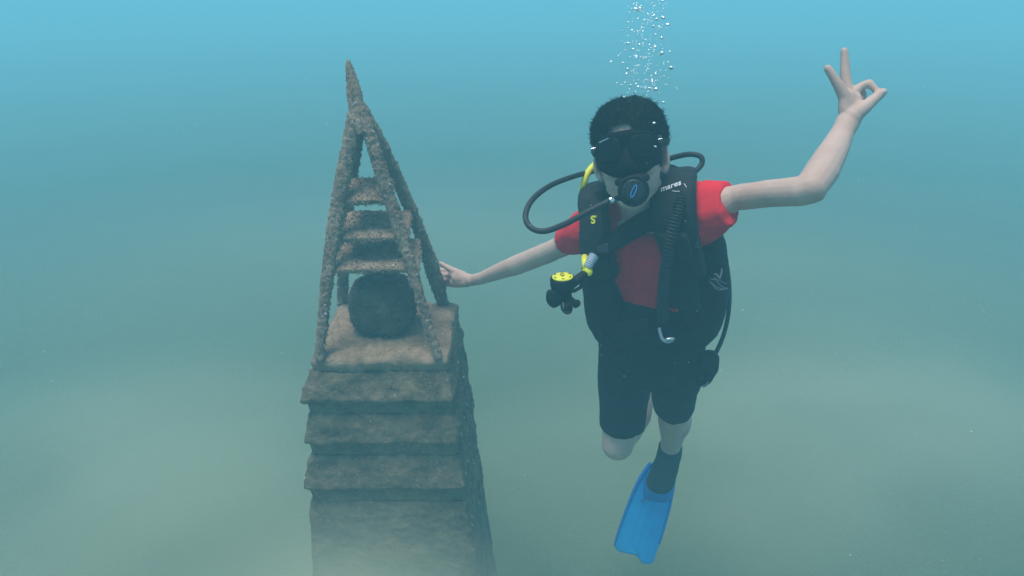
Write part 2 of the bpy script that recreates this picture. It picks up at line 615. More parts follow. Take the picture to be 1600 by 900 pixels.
rng = random.Random(3)
g = Geo()
front = lambda p, n: (n.y < 0.3) and p.z > ZP - 0.75 and abs(n.z) < 0.93
under = lambda p, n: front(p, n) and n.z < 0.35
barnacles(g, scatter(ped_meshes, 520, lambda p, n: front(p, n) and n.y < -0.3 and n.z < 0.15, rng), rng, 0.003, 0.0095)
barnacles(g, scatter(ped_meshes, 200, lambda p, n: front(p, n) and n.x > 0.5, rng), rng, 0.003, 0.007)
barnacles(g, scatter(ped_meshes, 260, front, rng), rng, 0.002, 0.006)
tag(obj('barnacles', g, M_barn, ped), 'pale barnacles dotted over the pedestal edges', kind='stuff')
g = Geo()
fuzz(g, scatter(ped_meshes, 6000, lambda p, n: n.y < 0.3 and p.z > ZP - 0.8, rng), rng, 0.002, 0.007)
tag(obj('algae_fuzz', g, M_fuzz, ped), 'brown algae fuzz growing on the tiers', kind='stuff')

# --- the barred pyramid
pyr = thing('barred_pyramid', (SX, SY, ZP), 'narrow four legged pyramid of encrusted bars with three shelves, rising from the pedestal', 'sculpture')
FL, FR = P(498, 560, 2.20), P(685, 556, 2.20)
def on_plane(px, py, z):
    d0 = P(px, py, 1) - CAM
    return CAM + d0 * ((z - CAM.z) / d0.z)
RL, RR = on_plane(535, 472, ZP), on_plane(693, 474, ZP)
APEX = P(561, 182, 2.123)
def bar(pts, rr):
    g = Geo()
    secs = []
    for i, (p, r) in enumerate(zip(pts, rr)):
        secs.append((p, r, r * 0.82))
    g.loft(secs, n=16, e=0.8, sub=6)
    me = remesh(g.mesh(), 0.0042, 1)
    return displace(me, lambda p, n: 0.0040 * fbm(p, 30, 3) + 0.0050 * fbm(p, 80, 3) + 0.0030 * fbm(p, 180, 2) + 0.004 * pebbly(p, 90))
def legpath(a, b, bow=0.0, over=Vector((0, 0, 0))):
    out = []
    for t in (0, 0.2, 0.4, 0.6, 0.8, 1.0):
        q = a.lerp(b, t)
        q += Vector((0, 0, 0)) + over * math.sin(math.pi * t) * bow
        out.append(q)
    return out
leg_meshes = []
for a, b, bow, dirv, rr in (
        (FL, APEX + Vector((-0.016, -0.014, -0.02)), 0.012, Vector((-1, 0, 0)), (0.015, 0.016, 0.019, 0.022, 0.022, 0.021)),
        (FR, APEX + Vector((0.018, -0.014, -0.01)), 0.004, Vector((1, 0, 0)), (0.012, 0.014, 0.017, 0.019, 0.020, 0.018)),
        (RL, APEX + Vector((-0.006, 0.018, -0.02)), 0.014, Vector((-1, 0, 0)), (0.019, 0.019, 0.020, 0.021, 0.021, 0.019)),
        (RR, APEX + Vector((0.020, 0.016, -0.005)), 0.020, Vector((1, 0, 0)), (0.020, 0.025, 0.020, 0.020, 0.020, 0.018))):
    a = a + Vector((0, 0, -0.01))
    # the bars run on past the joint and fade into the spike
    me = bar(legpath(a, b, bow, dirv) + [P(555, 158, 2.118) + (b - APEX) * 0.25], rr + (0.009,))
    leg_meshes.append(me)
    obj('leg', me, M_frame, pyr)
g = Geo()
g.loft([(P(563, 212, 2.12), 0.016, 0.018), (P(561, 196, 2.12), 0.024, 0.022), (P(559, 176, 2.12), 0.026, 0.022), (P(554, 150, 2.118), 0.023, 0.019), (P(550, 125, 2.115), 0.017, 0.014), (P(546, 106, 2.112), 0.010, 0.009), (P(544, 92, 2.11), 0.003, 0.003)], n=16, sub=6)
me = displace(remesh(g.mesh(), 0.004, 1), lambda p, n: 0.0035 * fbm(p, 26, 3) + 0.003 * fbm(p, 75, 3) + 0.002 * fbm(p, 190, 2))
leg_meshes.append(me)
obj('tip', me, M_frame, pyr)
shelf_meshes = []
for (h, xl, xr, depth, th) in ((0.441, 538, 611, 0.120, 0.010), (0.332, 528, 640, 0.150, 0.010), (0.245, 521, 655, 0.170, 0.010)):
    z = ZP + h
    f = 1 - h / 0.68
    yf = SY - 0.195 * f - 0.015
    dd = yf  # depth along the view for the front edge
    pl = on_plane(xl, {0.441: 318, 0.332: 377, 0.245: 424}[h], z)
    pr_ = on_plane(xr, {0.441: 316, 0.332: 374, 0.245: 424}[h], z)
    yf = (pl.y + pr_.y) / 2
    wl, wr = pl.x, pr_.x
    g = Geo()
    cx, hw = (wl + wr) / 2, (wr - wl) / 2
    g.loft([((cx, yf, z), hw, th), ((cx - 0.002, yf + depth * 0.5, z + 0.020), hw * 0.97, th * 1.05), ((cx - 0.004, yf + depth, z + 0.038), hw * 0.93, th)], n=40, e=0.35, sub=10)
    me = remesh(g.mesh(), 0.0045, 1)
    displace(me, lambda p, n: 0.004 * fbm(p, 20, 3) + 0.004 * fbm(p, 75, 3) + 0.002 * fbm(p, 190, 2) - (0.010 * max(0, fbm(p, 14, 2)) if n.z < -0.3 else 0))
    shelf_meshes.append(me)
    obj('shelf', me, M_shelf, pyr)
g = Geo()
barnacles(g, scatter(leg_meshes + shelf_meshes, 150, lambda p, n: n.y < 0.4, rng), rng, 0.002, 0.0055)
tag(obj('barnacles', g, M_barn, pyr), 'small pale barnacles on the bars', kind='stuff')
g = Geo()
fuzz(g, scatter(leg_meshes, 3500, lambda p, n: True, rng), rng, 0.002, 0.006)
fuzz(g, scatter(shelf_meshes, 2500, lambda p, n: True, rng), rng, 0.002, 0.009)
tag(obj('algae_fuzz', g, M_fuzz, pyr), 'ragged brown algae fuzz along the bars', kind='stuff')

# --- the dark round pot below the shelves
bc = P(598, 474, 2.36)
g = Geo()
g.ell(bc, (0.104, 0.104, 0.094), nu=120, nv=80, e=0.74)
me = g.mesh()
displace(me, lambda p, n: 0.009 * fbm(p, 12, 3) + 0.005 * fbm(p, 50, 3) + 0.006 * pebbly(p, 70))
o = obj('round_stone', me, M_ball, None, origin=(bc.x, bc.y, ZP))
tag(o, 'dark squat rounded stone covered in growth, sitting under the pyramid shelves', 'stone')
g = Geo()
me2 = me.copy()
me2.transform(Matrix.Translation(Vector((bc.x, bc.y, ZP))))
barnacles(g, scatter([me2], 40, lambda p, n: n.y < 0.2, rng), rng, 0.002, 0.005)
fuzz(g, scatter([me2], 2200, lambda p, n: True, rng), rng, 0.003, 0.008)
tag(obj('growth', g, M_ball, o), 'short growth and specks on the stone', kind='stuff')

# ---------------------------------------------------------------- the diver
SL_, SR_ = P(911, 361, 1.925), P(1103, 326, 1.72)
TX = (SR_ - SL_).normalized()
HL, HR = P(976, 562, 2.10), P(1052, 562, 2.07)

# head frame
HC = P(985, 240, 1.71)
hz = (-FW - RT * 0.27 - UP * 0.10).normalized()      # where the face looks
hy = (UP + RT * -0.09)
hy = (hy - hz * hy.dot(hz)).normalized()
hx = hy.cross(hz)
HM = Matrix((hx, hy, hz)).transposed()
HS = 1.0
def H(x, y, z):
    return HC + HM @ Vector((x, y, z)) * HS

b = Geo()
# head
b.ell(H(0, 0.030, -0.012), (0.076, 0.088, 0.094), HM)
b.ell(H(0, -0.046, 0.020), (0.066, 0.074, 0.064), HM)
b.ell(H(0, -0.112, 0.054), (0.024, 0.020, 0.022), HM)
b.cap(H(-0.046, -0.074, 0.0), 0.019, H(-0.016, -0.112, 0.050), 0.015)
b.cap(H(0.046, -0.074, 0.0), 0.019, H(0.016, -0.112, 0.050), 0.015)
for s in (-1, 1):
    b.ell(H(s * 0.036, -0.036, 0.060), (0.027, 0.026, 0.024), HM)
    em = HM @ Matrix.Rotation(s * 0.45, 3, 'Y')
    b.ell(H(s * 0.079, -0.022, -0.006), (0.007, 0.032, 0.018), em)
    b.ell(H(s * 0.074, -0.046, 0.000), (0.007, 0.012, 0.010), em)
b.cap(H(0, 0.000, 0.082), 0.009, H(0, -0.038, 0.096), 0.012)
b.ell(H(0, -0.068, 0.078), (0.026, 0.007, 0.012), HM)
b.ell(H(0, -0.082, 0.075), (0.022, 0.008, 0.012), HM)
# neck and torso
NB = P(1010, 345, 1.84)
b.cap(H(0, -0.055, -0.018), 0.052, NB, 0.058)
b.loft([(P(1008, 335, 1.86), 0.085, 0.06, TX), (P(1008, 355, 1.86), 0.145, 0.082, TX), (P(1012, 400, 1.90), 0.148, 0.100, TX), (P(1018, 470, 1.97), 0.128, 0.092, TX), (P(1016, 540, 2.06), 0.138, 0.100, TX), (P(1015, 575, 2.11), 0.120, 0.085, TX)])
# his left arm (raised, on the right of the picture)
ELR, WR = P(1266, 294, 1.54), P(1321, 206, 1.66)
b.chain([(SR_, 0.046), (P(1150, 309, 1.68), 0.0300), (P(1205, 302, 1.61), 0.0305), (P(1250, 299, 1.55), 0.0320), (ELR, 0.0335)])
b.chain([(ELR, 0.0335), (P(1284, 268, 1.57), 0.0360), (P(1302, 236, 1.61), 0.0315), (P(1316, 208, 1.65), 0.0255), (P(1324, 192, 1.665), 0.0265)])
b.ell(P(1274, 303, 1.535), (0.020, 0.020, 0.017))
def hand_R(g):
    d = 1.67
    q = lambda x, y, dd=0.0: P(x, y, d + dd)
    r = lambda n: px2m(n, d)
    # palm
    g.cap(q(1325, 192), r(16), q(1325, 152), r(11.5))
    g.cap(q(1328, 190, -0.008), r(16), q(1336, 156, 0.004), r(11))
    g.cap(q(1332, 183, -0.012), r(15), q(1345, 168, -0.010), r(11))
    g.cap(q(1321, 172, -0.004), r(11), q(1320, 149, -0.006), r(9.5))
    # little finger leaning out to the left
    g.chain([(q(1319, 150, -0.006), r(10)), (q(1310, 133, -0.010), r(8.2)), (q(1300, 117, -0.012), r(6.8)), (q(1293, 107, -0.012), r(5.9))])
    # long finger straight up
    g.chain([(q(1325, 148, 0.012), r(9.5)), (q(1321, 122, 0.014), r(8.0)), (q(1320, 100, 0.014), r(7.2)), (q(1319.5, 80, 0.012), r(6.0))])
    # folded finger inside the ring
    g.chain([(q(1331, 150, 0.016), r(9)), (q(1345, 139, 0.030), r(7.5)), (q(1347, 150, 0.022), r(6.8)), (q(1342, 158, 0.012), r(6.2))])
    # forefinger bent to meet the thumb
    g.chain([(q(1333, 145, 0.010), r(8.5)), (q(1346, 135, 0.006), r(6.8)), (q(1358, 130, 0.000), r(6.4)), (q(1368, 140, -0.006), r(5.6)), (q(1373, 146, -0.008), r(5.2))])
    # thumb
    g.chain([(q(1340, 176, -0.016), r(12.5)), (q(1355, 165, -0.018), r(9.5)), (q(1368, 153, -0.016), r(8.2)), (q(1379, 144, -0.014), r(6.8))])
hand_R(b)
# his right arm (reaching back to the sculpture, on the left of the picture)
ELL, WL = P(833, 404, 2.14), P(742, 437, 2.38)
b.chain([(SL_, 0.044), (P(880, 384, 2.02), 0.0300), (P(855, 395, 2.08), 0.0300), (ELL, 0.0300)])
b.chain([(ELL, 0.0300), (P(805, 415, 2.20), 0.0300), (P(775, 426, 2.28), 0.0245), (P(752, 435, 2.35), 0.0200), (WL, 0.0195)])
def hand_L(g):
    q = P
    g.cap(q(738, 438, 2.385), 0.019, q(716, 434, 2.44), 0.024)
    g.cap(q(730, 441, 2.40), 0.017, q(712, 441, 2.455), 0.019)
    g.cap(q(722, 431, 2.42), 0.018, q(709, 428, 2.46), 0.018)
    # four fingers closing behind the bar
    for k, (x, y) in enumerate(((708, 424), (706, 431), (706, 438), (708, 445))):
        l = (0.95, 1.05, 1.0, 0.8)[k]
        g.chain([(q(x + 3, y, 2.462), 0.0105), (q(x - 7 * l, y - 1, 2.515), 0.0092), (q(x - 20 * l, y - 2, 2.545), 0.0084), (q(x - 28 * l, y - 1, 2.530), 0.0076)])
    # thumb lying up along the near side
    g.chain([(q(722, 429, 2.425), 0.0135), (q(707, 422, 2.45), 0.0110), (q(696, 416, 2.462), 0.0095), (q(689, 412, 2.466), 0.0082)])
hand_L(b)
# legs
KL = P(967, 686, 2.19)
b.chain([(HL, 0.075), (P(972, 620, 2.14), 0.066), (P(969, 665, 2.18), 0.054), (KL, 0.050), (P(965, 694, 2.195), 0.048)])
b.chain([(KL, 0.047), (P(980, 672, 2.34), 0.048), (P(994, 648, 2.44), 0.050), (P(1006, 612, 2.54), 0.038), (P(1013, 585, 2.60), 0.032)])
KR = P(1053, 626, 2.36)
b.chain([(HR, 0.076), (P(1054, 600, 2.22), 0.066), (KR, 0.055)])
b.chain([(KR, 0.052), (P(1052, 655, 2.44), 0.052), (P(1051, 680, 2.51), 0.041), (P(1046, 708, 2.59), 0.030), (P(1040, 730, 2.64), 0.032)])
b.ell(P(1059, 652, 2.46), (0.046, 0.052, 0.082), Matrix.Rotation(-0.15, 3, 'Y'))
b.chain([(P(1040, 728, 2.64), 0.033), (P(1031, 752, 2.66), 0.034)])
b.chain([(P(1013, 585, 2.60), 0.032), (P(1016, 560, 2.66), 0.036), (P(1012, 545, 2.72), 0.026)])
body = remesh(b.mesh(), 0.0032, 2, 0.5)
displace(body, lambda p, n: 0.0012 * fbm(p, 30, 2))
PEL = P(1015, 560, 2.08)
person = obj('person', body, M_skin, None, origin=PEL)
tag(person, 'diver in red shirt and black shorts making a hand sign with one raised arm', 'person')

# thumbnail
g = Geo()
g.ell(P(1381, 145, 1.645), (0.0055, 0.0020, 0.0075), Matrix.Rotation(0.6, 3, 'Y'), nu=12, nv=8)
obj('thumb_nail', g, material('nail', (0.72, 0.52, 0.46), 0.35, var=0.05), person)

# hair: cap plus thousands of short tufts
hairc, hairr = (0, 0.036, -0.014), Vector((0.083, 0.089, 0.103))
def hair_ok(u):
    # u: unit direction in head space; hairline high over the brow, low at nape, round the ears
    y, z, x = u.y, u.z, abs(u.x)
    line = 0.02 + 0.08 * max(0, z) - 0.60 * max(0, -z) - 0.10 * (x ** 3)
    if u.z > 0.3:
        line += 0.21 * max(-0.3, 1 - ((u.x + 0.10) / 0.36) ** 2) * min(1, (u.z - 0.3) * 3) + 0.03 * math.sin(14 * u.x)
    return y > line
g = Geo()
rng2 = random.Random(11)
bm = bmesh.new()
bmesh.ops.create_icosphere(bm, subdivisions=5, radius=1)
bmesh.ops.delete(bm, geom=[f for f in bm.faces if not hair_ok(f.calc_center_median().normalized())], context='FACES')
for v in bm.verts:
    u = v.co.normalized()
    k = 1 + 0.12 * fbm(u, 6, 3) + 0.11 * abs(u.x * u.y)
    v.co = H(hairc[0] + u.x * hairr.x * k, hairc[1] + u.y * hairr.y * k, hairc[2] + u.z * hairr.z * k)
cap_me = bpy.data.meshes.new('hair_cap')
bm.to_mesh(cap_me)
bm.free()
g.v += [v.co.copy() for v in cap_me.vertices]
g.f += [tuple(p.vertices) for p in cap_me.polygons]
cnt = 0
while cnt < 26000:
    u = Vector((rng2.gauss(0, 1), rng2.gauss(0, 1), rng2.gauss(0, 1))).normalized()
    jit = u + Vector((rng2.uniform(-.05, .05), rng2.uniform(-.05, .05), 0))
    if not hair_ok(jit):
        continue
    cnt += 1
    k = 1 + 0.12 * fbm(u, 6, 3) + 0.11 * abs(u.x * u.y)
    base = Vector((hairc[0] + u.x * hairr.x * k, hairc[1] + u.y * hairr.y * k, hairc[2] + u.z * hairr.z * k)) * 0.985
    t = Vector((rng2.uniform(-1, 1), rng2.uniform(-1, 1), rng2.uniform(-1, 1)))
    l = rng2.uniform(0.004, 0.012) * (1.7 if rng2.random() < 0.08 else 1)
    d1 = (u + t * 0.6).normalized()
    d2 = (u * 0.35 + t).normalized()
    s_ = d1.orthogonal().normalized() * rng2.uniform(0.0005, 0.0010)
    p0, p1, p2 = base, base + d1 * l * 0.6, base + d1 * l * 0.6 + d2 * l * 0.5
    bi = len(g.v)
    for q in (p0 - s_, p0 + s_, p1 + s_, p1 - s_, p2):
        g.v.append(H(*q))
    g.f += [(bi, bi + 1, bi + 2, bi + 3), (bi + 3, bi + 2, bi + 4)]
# eyebrows peeping over the mask are part of the hair colour
obj('hair', g, M_hair, person)

# t-shirt
g = Geo()
g.loft([(P(1010, 327, 1.83), 0.072, 0.058, TX), (P(1008, 338, 1.85), 0.115, 0.074, TX), (P(1008, 356, 1.865), 0.166, 0.098, TX), (P(1012, 400, 1.90), 0.160, 0.112, TX), (P(1018, 460, 1.96), 0.142, 0.100, TX), (P(1016, 500, 2.02), 0.130, 0.092, TX), (P(1015, 530, 2.06), 0.120, 0.085, TX)], n=32)
# sleeves: round at the shoulder, cut straight at the cuff
sr_end, sr_top, sr_bot = P(1138, 318, 1.68), P(1152, 286, 1.67), P(1124, 350, 1.69)
ax = (sr_top - sr_bot).normalized()
g.loft([(P(1062, 326, 1.78), 0.062, 0.070, ax), (P(1086, 334, 1.75), 0.080, 0.066, ax), (P(1110, 327, 1.72), 0.070, 0.058, ax), (sr_end, (sr_top - sr_bot).length / 2 + 0.004, 0.036, ax)], n=28, sub=6)
sl_end, sl_top, sl_bot = P(884, 373, 2.00), P(874, 358, 1.99), P(893, 393, 2.00)
ax2 = (sl_top - sl_bot).normalized()
g.loft([(P(935, 352, 1.90), 0.050, 0.064, ax2), (P(914, 361, 1.93), 0.054, 0.060, ax2), (P(900, 369, 1.965), 0.046, 0.050, ax2), (sl_end, (sl_top - sl_bot).length / 2 + 0.003, 0.042, ax2)], n=28, sub=6)
shirt = remesh(g.mesh(), 0.0045, 2)
def wrinkle(p, n):
    q = Vector((p.x * 0.7 + p.z * 0.6, p.y, p.z - p.x * 0.4))
    return 0.007 * (0.5 - abs(fbm(q + Vector((2, 0, 0)), 9, 2))) * 0.6 + 0.0055 * fbm(Vector((q.x * 0.6, q.y, q.z * 1.6)), 20, 3)
displace(shirt, wrinkle)
obj('t_shirt', shirt, M_red, person)

# shorts
g = Geo()
g.loft([(P(1018, 480, 1.985), 0.146, 0.108, TX), (P(1018, 505, 2.01), 0.150, 0.114, TX), (P(1016, 540, 2.06), 0.152, 0.116, TX), (P(1014, 566, 2.10), 0.146, 0.108, TX), (P(1013, 580, 2.12), 0.110, 0.085, TX)], n=32)
g.loft([(P(980, 548, 2.08), 0.082, 0.088), (P(976, 590, 2.11), 0.079, 0.082), (P(973, 630, 2.145), 0.070, 0.074), (P(972, 665, 2.18), 0.0655, 0.068)], n=28)
g.loft([(P(1056, 548, 2.07), 0.080, 0.090), (P(1056, 580, 2.14), 0.074, 0.084), (P(1054, 608, 2.26), 0.070, 0.074), (P(1053, 632, 2.36), 0.0665, 0.068)], n=28)
sh = remesh(g.mesh(), 0.005, 2)
displace(sh, lambda p, n: 0.009 * fbm(Vector((p.x, p.y, p.z * 0.5)), 13, 3) + 0.002 * fbm(p, 40, 2))
shorts = obj('shorts', sh, M_short, person)

# boots
g = Geo()
g.loft([(P(1048, 697, 2.565), 0.042, 0.044), (P(1044, 716, 2.61), 0.043, 0.046), (P(1037, 738, 2.645), 0.048, 0.048), (P(1031, 756, 2.650), 0.050, 0.044), (P(1029, 766, 2.655), 0.036, 0.032)], n=24)
bt = remesh(g.mesh(), 0.005, 2)
displace(bt, lambda p, n: 0.003 * fbm(p, 25, 3))
obj('boot', bt, M_boot, person)
g = Geo()
g.loft([(P(1010, 598, 2.57), 0.042, 0.042), (P(1013, 578, 2.62), 0.044, 0.044), (P(1014, 556, 2.68), 0.046, 0.042), (P(1010, 540, 2.76), 0.040, 0.028)], n=24)
obj('boot', remesh(g.mesh(), 0.005, 2), M_boot, person)

# ---------------------------------------------------------------- swim fin
fin = thing('swim_fin', P(1031, 750, 2.66), 'bright blue swim fin with a notched tip on the lower foot of the diver', 'fin')
outl = [(1019, 722), (1004, 742), (992, 765), (980, 795), (968, 828), (959.5, 853), (965, 861), (978, 866), (990, 866), (997, 871), (1003, 880), (1013, 884), (1021, 878), (1030, 852), (1041, 815), (1049, 782), (1053, 755), (1054, 735)]
def dfin(x, y):
    return 2.690 + 0.05 * (y - 722) / 160 + 0.00002 * (x - 1010) ** 2
def fill_outline(outl, step, dfun, thick):
    """closed plate following an outline, divided finely so that it can be bent"""
    xs = [p[0] for p in outl]
    ys = [p[1] for p in outl]
    g = Geo()
    rows = []
    y = min(ys) + 0.5
    N = 24
    while y < max(ys) - 0.2:
        cr = []
        for (x0, y0), (x1, y1) in zip(outl, outl[1:] + outl[:1]):
            if (y0 <= y < y1) or (y1 <= y < y0):
                cr.append(x0 + (x1 - x0) * (y - y0) / (y1 - y0))
        if len(cr) >= 2:
            a, c = min(cr), max(cr)
            fr, bk = [], []
            for k in range(N + 1):
                t = k / N
                x = a + (c - a) * t
                edge = min(1, 6 * min(t, 1 - t) + 0.35)
                ribs = 0.0022 * sum(math.exp(-((t - c0) / 0.035) ** 2) for c0 in (0.3, 0.5, 0.7))
                dd = dfun(x, y)
                fr.append(P(x, y, dd - thick * edge - ribs))
                bk.append(P(x, y, dd + thick * edge))
            rows.append(fr + bk[::-1])
        y += step
    g.rings(rows)
    return g
obj('blade', fill_outline(outl, 3, dfin, 0.004), M_fin, fin)
for side in ([(1017, 724), (1003, 743), (991, 766), (979, 796), (967, 829), (960, 852)], [(1053, 738), (1052, 757), (1048, 783), (1040, 816), (1030, 850)]):
    g = Geo()
    g.tube([P(x, y, dfin(x, y) - 0.003) for x, y in side], lambda t: 0.0085 * (1 - 0.55 * t), n=10)
    obj('side_rail', g, M_fin2, fin)
g = Geo()
g.loft([(P(1035, 735, 2.685), 0.050, 0.030), (P(1031, 752, 2.690), 0.056, 0.036), (P(1028, 768, 2.695), 0.056, 0.032), (P(1025, 782, 2.70), 0.046, 0.016)], n=24)
obj('foot_pocket', remesh(g.mesh(), 0.005, 2), M_fin2, fin)
for x0, x1 in ((1003, 1008), (1036, 1044)):
    g = Geo()
    g.cap(P(x0, 782, dfin(x0, 782) - 0.009), 0.0035, P(x1, 777, dfin(x1, 777) - 0.012), 0.0035, 8)
    obj('vent', g, M_fin2, fin)

# ---------------------------------------------------------------- diving mask
mask = thing('diving_mask', H(0, 0.010, 0.09), 'black diving mask covering the eyes and nose of the diver', 'mask')
def rrect(hw, hh, z, x0=0, y0=0, n=40, e=0.68, drop=0.0):
    row = []
    for j in range(n):
        u = 2 * math.pi * j / n
        cu, su = math.cos(u), math.sin(u)
        x = hw * math.copysign(abs(cu) ** e, cu)
        y = hh * math.copysign(abs(su) ** e, su)
        if su < 0:
            y -= drop * max(0, 1 - (x / (hw * 0.75)) ** 2)
        z2 = z - 0.030 * (abs(x) / 0.07) ** 2.4
        row.append(H(x0 + x, y0 + y, z2))
    return row
MY = -0.003
g = Geo().rings([rrect(0.068, 0.042, 0.050, y0=MY, drop=0.008), rrect(0.075, 0.047, 0.066, y0=MY, drop=0.009), rrect(0.076, 0.048, 0.084, y0=MY, drop=0.010), rrect(0.073, 0.046, 0.102, y0=MY, drop=0.009), rrect(0.066, 0.040, 0.109, y0=MY, drop=0.006), rrect(0.058, 0.034, 0.108, y0=MY, drop=0.005)])
obj('skirt', g, M_mask, mask)
for s in (-1, 1):
    g = Geo()
    rows = []
    for k, zz in ((1.0, 0.1085), (0.97, 0.1115), (0.90, 0.1125)):
        row = []
        for j in range(32):
            u = 2 * math.pi * j / 32
            x = 0.0255 * k * math.copysign(abs(math.cos(u)) ** 0.6, math.cos(u))
            y = 0.0265 * k * math.copysign(abs(math.sin(u)) ** 0.6, math.sin(u))
            if y < 0:
                x += s * 0.006 * (-y / 0.0265)
            X = s * 0.0335 + x
            row.append(H(X, MY + 0.006 + y, zz - 0.030 * (abs(X) / 0.07) ** 2.4))
        rows.append(row)
    obj('lens', g.rings(rows), M_lens, mask)
g = Geo()
g.loft([(H(0, 0.004, 0.101), 0.008, 0.008, hx), (H(0, -0.022, 0.108), 0.016, 0.012, hx), (H(0, -0.042, 0.109), 0.024, 0.014, hx), (H(0, -0.054, 0.094), 0.020, 0.012, hx)])
obj('nose_pocket', remesh(g.mesh(), 0.003, 2), M_mask, mask)
g = Geo()
g.tube([H(0.068, 0.006, 0.066), H(0.080, 0.012, 0.03), H(0.084, 0.022, -0.03), H(0.060, 0.032, -0.095), H(0, 0.038, -0.118), H(-0.060, 0.032, -0.095), H(-0.084, 0.022, -0.03), H(-0.080, 0.012, 0.03), H(-0.068, 0.006, 0.066)], 0.0075, n=8)
obj('strap', g, M_rubber, mask)
for s in (-1, 1):
    g = Geo()
    g.ell(H(s * 0.074, 0.006, 0.064), (0.005, 0.009, 0.012), HM, e=0.6)
    bk = obj('buckle', g, M_rubber, mask)
    g = Geo()
    g.cap(H(s * 0.074 - 0.006, 0.016, 0.070), 0.0018, H(s * 0.074 + 0.004, 0.017, 0.068), 0.0018, 8)
    obj('steel_clip', g, M_steel, bk)
g = Geo()
g.cap(H(-0.056, 0.024, 0.1000), 0.0014, H(-0.036, 0.029, 0.1085), 0.0014, 8)
obj('frame_trim', g, M_steel, mask)

# ---------------------------------------------------------------- regulator in the mouth
RC = H(0.010, -0.092, 0.118)
reg = thing('breathing_regulator', RC, 'round black breathing regulator in the mouth with a long looping hose', 'regulator')
rz = (hz * 0.92 - hy * 0.12 + hx * 0.12).normalized()
ry = (hy - rz * hy.dot(rz)).normalized()
rx = ry.cross(rz)
def Q(x, y, z):
    return RC + rx * x + ry * y + rz * z
def disc(g, prof, n=40, c=(0, 0)):
    return g.rings([[Q(c[0] + r * math.cos(2 * math.pi * j / n), c[1] + r * math.sin(2 * math.pi * j / n), z) for j in range(n)] for r, z in prof])
g = disc(Geo(), [(0.024, -0.030), (0.031, -0.022), (0.0345, -0.008), (0.0345, 0.004), (0.033, 0.008), (0.030, 0.009), (0.0275, 0.006), (0.010, 0.006)])
house = obj('housing', g, M_rubber, reg)
g = disc(Geo(), [(0.026, 0.0045), (0.0262, 0.0075), (0.024, 0.0095), (0.015, 0.0105), (0.004, 0.011)])
obj('purge_cover', g, M_face, reg)
for k in range(10):
    a = 2 * math.pi * (k + 0.5) / 10
    g = Geo()
    g.tube([Q(0.0215 * math.cos(a + t), 0.0215 * math.sin(a + t), 0.0100) for t in (-0.18, 0, 0.18)], 0.0012, n=6, sub=3)
    obj('slot', g, M_rubber, house)
g = Geo()
g.tube([Q(0.0045 * math.cos(u) + 0.006 * math.sin(u), 0.0125 * math.sin(u), 0.0118) for u in [2 * math.pi * k / 14 for k in range(14)]], 0.0009, n=6, sub=3, closed=True)
obj('oval_logo', g, M_blueprint, house)
g = Geo()
g.ell(Q(0, 0.0, -0.036), (0.024, 0.015, 0.022), Matrix((rx, ry, rz)).transposed(), e=0.8)
obj('mouthpiece', g, M_rubber, reg)
for s, yy in ((1, 0.026), (-1, 0.022)):
    g = Geo()
    g.cap(Q(s * 0.008, yy * 0.9, -0.014), 0.013, Q(s * 0.030, yy * 0.95, -0.020), 0.009)
    obj('exhaust_port', g, M_rubber, reg)
hb = Q(-0.030, -0.012, -0.008)
he = P(952, 314, 1.575)
g = Geo()
g.cap(hb, 0.0065, hb.lerp(he, 0.45), 0.0065, 10)
obj('hose_joint', g, M_rubber, reg)
g = Geo()
g.cap(hb.lerp(he, 0.45), 0.0072, he, 0.0068, 10, rnd=False)
obj('steel_fitting', g, M_steel, reg)
g = Geo()
g.tube([P(985, 268, 1.93), P(955, 262, 1.91), P(930, 267, 1.88), P(895, 276, 1.80), P(858, 291, 1.73), P(831, 313, 1.66), P(821, 338, 1.63), P(830, 356, 1.61), P(852, 361, 1.60), P(885, 349, 1.585), P(920, 330, 1.575), he], 0.0066, n=12)
obj('hose', g, M_hose, reg)

# ---------------------------------------------------------------- buoyancy vest
vest = thing('buoyancy_vest', P(1015, 440, 1.95), 'black buoyancy vest with ribbed hose and chest strap worn over the red shirt', 'vest')
def cushion(secs, side=RT, e=0.6, vox=0.0055, sm=3, n=32, amp=0.004, sc_=18):
    g = Geo()
    g.loft([(P(*q[0]), q[1], q[2]) + tuple(q[3:]) for q in secs], side=side, n=n, e=e)
    me = remesh(g.mesh(), vox, sm)
    return displace(me, lambda p, n_: amp * fbm(p, sc_, 3) + amp * 0.4 * fbm(p, 60, 2))
# shoulder panels: over the shoulder and down the front
pl = obj('shoulder_panel', cushion([((935, 330, 2.00), 0.036, 0.014, TX), ((935, 296, 1.90), 0.040, 0.020, TX), ((926, 308, 1.80), 0.040, 0.020, TX), ((929, 345, 1.775), 0.040, 0.020, TX), ((932, 390, 1.79), 0.042, 0.020, TX), ((945, 430, 1.83), 0.040, 0.022, TX)]), M_panel, vest)
prr = obj('shoulder_panel', cushion([((1058, 318, 1.94), 0.050, 0.016, TX), ((1056, 279, 1.82), 0.052, 0.022, TX), ((1052, 292, 1.70), 0.054, 0.022, TX), ((1052, 335, 1.685), 0.056, 0.022, TX), ((1062, 385, 1.72), 0.050, 0.022, TX), ((1078, 430, 1.77), 0.044, 0.024, TX)]), M_panel, vest)
# collar behind the neck
obj('collar', cushion([((950, 290, 1.88), 0.030, 0.022, UP), ((985, 285, 1.92), 0.038, 0.022, UP), ((1025, 278, 1.90), 0.042, 0.024, UP), ((1062, 283, 1.84), 0.034, 0.022, UP)], e=0.8), M_black, vest)
